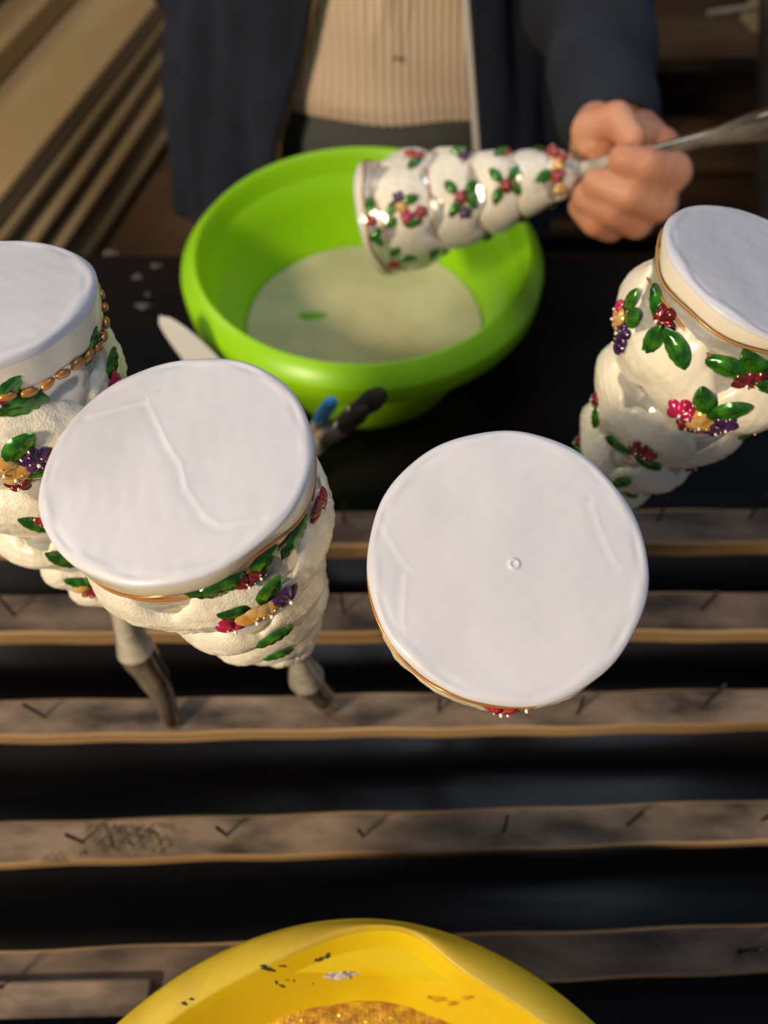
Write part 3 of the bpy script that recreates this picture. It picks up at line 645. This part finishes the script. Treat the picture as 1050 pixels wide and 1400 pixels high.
body.append(cap(D(838, 168, .535), wrist, .024, .023)); body.append(cap(wrist, elbow, .024, .036)); body.append(cap(elbow, sh, .036, .043))
# other arm, its hand resting in the jacket pocket
sh2 = Vector((-.170, .815, .50)); el2 = Vector((-.190, .845, .22)); wr2 = Vector((-.16, .775, .03))
body += [cap(sh2, el2, .043, .034), cap(el2, wr2, .034, .022), cap(wr2, (-.145, .765, -.045), .026, .02)]
for k in range(4): body.append(cap((-.155+.016*k, .765-.003*k, -.05), (-.15+.017*k, .76-.004*k, -.115-.004*(k in (1, 2))), .0088, .0075))
body.append(cap((-.13, .755, -.02), (-.118, .745, -.075), .010, .0085))
body += [ell((-.012, .815, .06), (.145, .09, .16)), ell((-.012, .815, .30), (.14, .088, .24)), cap((-.15, .815, .49), (.13, .815, .49), .05, .05), cap((-.012, .82, .50), (-.012, .815, .63), .052, .048),
         ell((-.012, .80, .73), (.072, .092, .112)), ell((-.012, .775, .665), (.045, .05, .045)), cap((-.012, .712, .735), (-.012, .700, .712), .009, .013),
         ell((-.084, .81, .725), (.010, .018, .028)), ell((.060, .81, .725), (.010, .018, .028)), cap((-.03, .712, .680), (.006, .712, .680), .0075, .0075),
         cap((-.085, .82, -.04), (-.09, .81, -.36), .075, .05), cap((-.09, .81, -.36), (-.09, .83, -.72), .048, .032), cap((.06, .82, -.04), (.066, .81, -.36), .075, .05), cap((.066, .81, -.36), (.066, .83, -.72), .048, .032),
         cap((-.09, .83, -.745), (-.09, .70, -.765), .028, .022), cap((.066, .83, -.745), (.066, .70, -.765), .028, .022)]
V, Fc = merge(*body); bo = obj('body', loc(V), Fc, M['skin'], person)
md = bo.modifiers.new('fuse', 'REMESH'); md.mode = 'VOXEL'; md.voxel_size = .0021; md.use_smooth_shade = True
md = bo.modifiers.new('soften', 'SMOOTH'); md.factor = .5; md.iterations = 5
for x in (-.04, .016):                                # eyes
    V, Fc = ell((x, .716, .735), (.012, .010, .010)); obj('eye', loc(V), Fc, M['pearl'], person)
    V, Fc = ell((x, .7075, .735), (.005, .003, .005)); obj('iris', loc(V), Fc, M['hair'], person)
V, Fc = merge(ell((-.012, .825, .765), (.086, .095, .098)), ell((-.012, .87, .69), (.07, .05, .10))); hr = obj('hair', loc(V), Fc, M['hair'], person)
md = hr.modifiers.new('fuse', 'REMESH'); md.mode = 'VOXEL'; md.voxel_size = .006; md.use_smooth_shade = True
# trousers and shoes
V, Fc = merge(ell((-.012, .815, -.01), (.158, .105, .11)), cap((-.085, .815, -.05), (-.09, .81, -.38), .085, .065), cap((-.09, .81, -.38), (-.09, .83, -.73), .064, .056), cap((.06, .815, -.05), (.066, .81, -.38), .085, .065), cap((.066, .81, -.38), (.066, .83, -.73), .064, .056))
tr = obj('trousers', loc(V), Fc, M['grey'], person); md = tr.modifiers.new('fuse', 'REMESH'); md.mode = 'VOXEL'; md.voxel_size = .006; md.use_smooth_shade = True
for x in (-.09, .066):
    V, Fc = merge(cap((x, .85, -.765), (x, .69, -.772), .036, .027)); V = [(v[0], v[1], max(v[2], FZ+.001)) for v in V]; obj('shoe', loc(V), Fc, M['shoe'], person)
# sweater
nz, na = 300, 1100; zs = np.linspace(0, 1, nz); an = np.linspace(0, 2*PI, na, endpoint=False)
Zs, A = np.meshgrid(zs, an, indexing='ij'); hem = .030 - .025*np.sin(A)*1.0 + .006*np.sin(3*A)
front = np.cos(A)                                    # A=0 faces the camera
Z = (hem-.008) + (.50-hem)*Zs
aw = .160*(1-.10*np.sin(PI*np.clip(Z/.35, 0, 1))) + .012*np.exp(-((Z-.02)/.03)**2); bd = .108 + .012*np.exp(-((Z-.34)/.08)**2)*(front > 0)*front
taper = np.where(Zs > .88, np.sqrt(np.clip(1-((Zs-.88)/.125)**2, .05, 1)), 1); aw = aw*(.35+.65*taper); bd = bd*(.5+.5*taper)
rib = .0008*np.sin(A*118)*(1+.35*np.sin(Z*2*PI/.0065))
fold = .0015*np.exp(-((Z-.10-.35*np.abs(A-PI*2*(A > PI)))/.02)**2) + .0022*np.sin(Z*70+3*np.sin(A*2))*np.exp(-(Z/.12)**2) + .002*np.sin(A*9+Z*14)
R1 = rib+fold
curl = np.where(Zs < .03, -.003*(1-Zs/.03), 0)
X = -.012 + (aw+R1+curl)*np.sin(A); Y = .815 - (bd+R1+curl)*np.cos(A)
obj('sweater', loc(grid(np.dstack([X, Y, Z]), True)[0]), grid(np.dstack([X, Y, Z]), True)[1], M['knit'], person)
# jacket
nz, na = 110, 260
zs = np.linspace(-.125, .525, nz); rows = []
cx = -.015
for z in zs:
    xl = np.interp(z, [-.13, .018, .137, .5], [-.125, -.101, -.060, -.035]); xr = np.interp(z, [-.13, .01, .137, .5], [.118, .094, .070, .03])
    a_ = float(np.interp(z, [-.13, -.02, .12, .2], [.232, .216, .190, .184])) - .012*math.exp(-((z-.18)/.1)**2); b_ = .125 + .012*np.clip((.1-z)/.2, 0, 1)
    tp = 1 if z < .44 else math.sqrt(max(.03, 1-((z-.44)/.088)**2)); a_ = a_*(.4+.6*tp); b_ = b_*(.6+.4*tp)
    fl0 = math.asin(max(-.99, (xl-cx)/a_)); fr0 = math.asin(min(.99, (xr-cx)/a_))
    ph = np.linspace(fr0, 2*PI+fl0, na); k = np.linspace(0, 1, na)
    f = .0055*np.sin(ph*11+z*5+1.5*np.sin(z*9)) + .003*np.sin(ph*23-z*8) ; f = f*(.4+.6*np.clip((.3-z)/.3, 0, 1))
    ed = .004*np.exp(-(k/.012)**2)+.004*np.exp(-((1-k)/.012)**2)
    rows.append(np.stack([cx+(a_+f)*np.sin(ph), .815-(b_+f+ed)*np.cos(ph), z+0*ph], 1))
V, Fc = grid(np.array(rows), False); jk = obj('jacket', loc(V), Fc, M['navy'], person)
md = jk.modifiers.new('thickness', 'SOLIDIFY'); md.thickness = .004; md.offset = 1
J = np.array(rows)
for side, e in ((0, 'zip_tape'), (-1, 'zip_tape')):
    ln = J[:, side, :]; w_ = .004
    Pz = np.stack([ln + np.array([0, .000, 0]), ln + np.array([(-1 if side == 0 else 1)*.006, .003, 0])], 1)
    V, Fc = grid(Pz, False); o = obj(e, loc(V), Fc, M['zip'] if side == 0 else M['lining'], person); md = o.modifiers.new('t', 'SOLIDIFY'); md.thickness = .0015
def sleeve(pts, rads, seed, name='sleeve'):
    c = catmull(pts, 26); n = len(c); rr = np.interp(np.linspace(0, 1, n), np.linspace(0, 1, len(rads)), rads)
    V, Fc = tube(c, list(rr), 64, caps=False); V = np.array([tuple(v) for v in V]); seg = 64
    for i in range(n):
        s = i/n; a = np.linspace(0, 2*PI, seg, endpoint=False); ctr = np.array(c[i]); d = V[i*seg:(i+1)*seg]-ctr
        k = 1+.12*np.sin(s*34+1.2*np.sin(a+seed)+seed)*(.5+.5*np.cos(a-1)) + .05*np.sin(s*57+2*a+seed)+.03*np.sin(3*a+s*9)
        V[i*seg:(i+1)*seg] = ctr+d*k[:, None]
    o = obj(name, loc(V), Fc, M['navy'], person); md = o.modifiers.new('thickness', 'SOLIDIFY'); md.thickness = .003; md.offset = -1; return o
cuff = D(838, 188, .525)
sleeve([sh+Vector((-.02, 0, .01)), sh.lerp(elbow, .5)+Vector((.01, .01, 0)), elbow+Vector((0, .01, 0)), elbow.lerp(cuff, .5)+Vector((-.004, 0, .004)), cuff], [.060, .052, .050, .046, .031], 1.0)
sleeve([sh2+Vector((.03, 0, .01)), sh2.lerp(el2, .5), el2, el2.lerp(wr2, .6), Vector((-.158, .772, .0))], [.064, .056, .052, .048, .042], 2.4)
# necklace
pend = D(541, 97, .64)
def chainpts(a, b): return [Vector(a).lerp(Vector(b), k)+Vector((0, 0, -.004*math.sin(PI*k))) for k in np.linspace(0, 1, 12)]
def onsweater(x, z): return Vector((x, .815-(.113)*math.sqrt(max(0, 1-((x+.012)/.155)**2))-.006, z))
pz = pend.z
pts = [onsweater(-.05+.06*k, .47+(pz-.47)*k) for k in np.linspace(0, 1, 14)] + [onsweater(.010+.05*k, pz+(.47-pz)*k) for k in np.linspace(0, 1, 14)][1:]
V, Fc = tube(pts, .00035, 6); nk = obj('necklace_chain', loc(V), Fc, M['gold'], person)
V, Fc = ell(tuple(onsweater(.010, pz-.003)), (.0022, .0012, .0028)); obj('pendant', loc(V), Fc, M['gold'], person)

# ---------------------------------------------------------------- pile of boards, left
dr2 = Vector((.205, 1, 0)).normalized(); nm = Vector((dr2.y, -dr2.x, 0)); rz = math.atan2(-dr2.x, dr2.y)
pb = Vector((-.45, 1.05, 0)); bench = empty('low_bench', (-.60, 1.1, FZ), label='low brown wooden bench under the pile of boards at left', cat='bench')
BZ = -.262
obj('bench_top', *box((0, .0, BZ-FZ-.015), (.80, .90, .03), .003), M['brownwood'], bench, smooth=False)
for sx in (-.36, .36):
    for sy in (-.40, .40): obj('leg', *box((sx, sy, (BZ-FZ-.03)/2), (.06, .06, BZ-FZ-.03), .003), M['brownwood'], bench, smooth=False)
ORD = ['lowest', 'second', 'third', 'fourth', 'fifth', 'sixth', 'seventh', 'eighth', 'ninth']
LBL = [ORD[i]+(' board' if i == 0 else ' board from the bottom')+' of the pile left of the person' for i in range(9)]
LBL += ['widest pale board lying face up on the pile left of the person', 'uppermost board of the pile, set back under the cloth roll']
z = BZ; ths = [.011, .012, .010, .013, .011, .012, .010, .012, .011, .026, .030]; offs = [.030, .040, .026, .024, .034, .014, .020, .004, .010, .004, -.115]
E0 = Vector((-.414, 1.0, 0))
for i, t in enumerate(ths):
    L = .86; wd = .36
    c = E0 + nm*(offs[i]-wd/2) + dr2*(.10+.012*math.sin(i*2.7)); z0 = z+.001
    e = empty('board', (c.x, c.y, z0), Matrix.Rotation(rz, 3, 'Z'), LBL[i], 'board', 'boards in the pile')
    tilt = [.004, -.016, .01, -.018, .006, -.014, .016, -.01, .006, 0, .01][i]
    V, Fc = box((0, 0, t/2), (wd, L, t), .002, rz=tilt); obj('plank', V, Fc, M['board'], e, smooth=False)
    z += t+.0025
zt = z
# rolled cloth on top
c0 = E0 + nm*(-.155-.05) + dr2*(-.38); c1 = c0 + dr2*1.15; rc = .038; cz = zt+rc
roll = empty('cloth_roll', (c0.x, c0.y, zt), label='rolled cloth banded teal, beige and rose on top of the board pile', cat='cloth')
n = 60; segs_ = []
pts = [c0.lerp(c1, k)+Vector((0, 0, cz)) for k in np.linspace(0, 1, n)]
V, Fc = tube(pts, [rc*(1+.04*math.sin(i*1.1)) for i in range(n)], 32)
idx = []
for q in range(len(Fc)): r_ = q//32; idx.append([2, 0, 1, 2, 0, 1][(r_//4) % 6] if r_ < n-1 else 0)
obj('rolled_fabric', [Vector(v)-Vector((c0.x, c0.y, zt)) for v in V], Fc, [M['teal'], M['pink'], M['beige']], roll, idx)

# ---------------------------------------------------------------- shelf unit, right
su = empty('wooden_shelf', (.48, 1.3, FZ), label='dark brown wooden shelf unit standing behind the person on the right', cat='shelf')
def sub(nm_, c, s, m, b=.002): o = obj(nm_, *box((c[0]-.48, c[1]-1.3, c[2]-FZ), s, b), M[m], su, smooth=False); return o
for k in range(8): sub('back_board', (.48, 1.475, FZ+.07+k*.128), (1.1, .014+.002*(k % 2), .126), 'brownwood')
for zz in (-.70, -.42, -.135): sub('shelf_board', (.48, 1.31, zz), (1.1, .33, .022), 'brownwood')
for zz in (-.62, -.52): sub('front_board', (.48, 1.15, zz), (1.1, .016, .09), 'brownwood')
for zz in (-.37, -.27): sub('front_board', (.48, 1.165, zz), (1.1, .014, .09), 'brownwood')
sub('upright', (1.005, 1.12, FZ+.55), (.05, .04, 1.1), 'brownwood'); sub('upright', (-.045, 1.12, FZ+.55), (.05, .04, 1.1), 'brownwood')
lp = empty('leaning_board', (.845, 1.085, FZ), Matrix.Rotation(-.388, 3, 'Y'), 'grey brown board leaning sideways before the shelf, at the top right edge', 'board')
obj('plank', *box((.0, 0, .5), (.07, .02, .96), .002), M['greypost'], lp, smooth=False)
bg = empty('paper_bag', (.608, 1.25, -.123), label='crumpled kraft paper bag on the shelf behind the grey post, top right', cat='bag')
rows = []
for k in np.linspace(0, 1, 16):
    s = .055*(1-.15*math.sin(k*5)); row = []
    for a in np.linspace(0, 2*PI, 28, endpoint=False):
        rr = s*(abs(math.cos(a))**6+abs(math.sin(a))**6)**(-1/6)*(1+.05*math.sin(5*a+k*7)); row.append((rr*math.cos(a), rr*.6*math.sin(a), .16*k))
    rows.append(row)
obj('bag_body', *grid(np.array(rows), True, True, True), M['bag'], bg, smooth=False)
a = D(966, 19, 1.03); b = D(1034, 10, 1.00)
st = empty('pale_rod', a, label='thin pale rod sticking out sideways in front of the paper bag, top right', cat='rod')
V, Fc = tube([Vector((0, 0, 0)), (b-a)*.5, (b-a)*1.4], [.0035, .0045, .0045], 12); obj('rod', V, Fc, M['rod'], st)
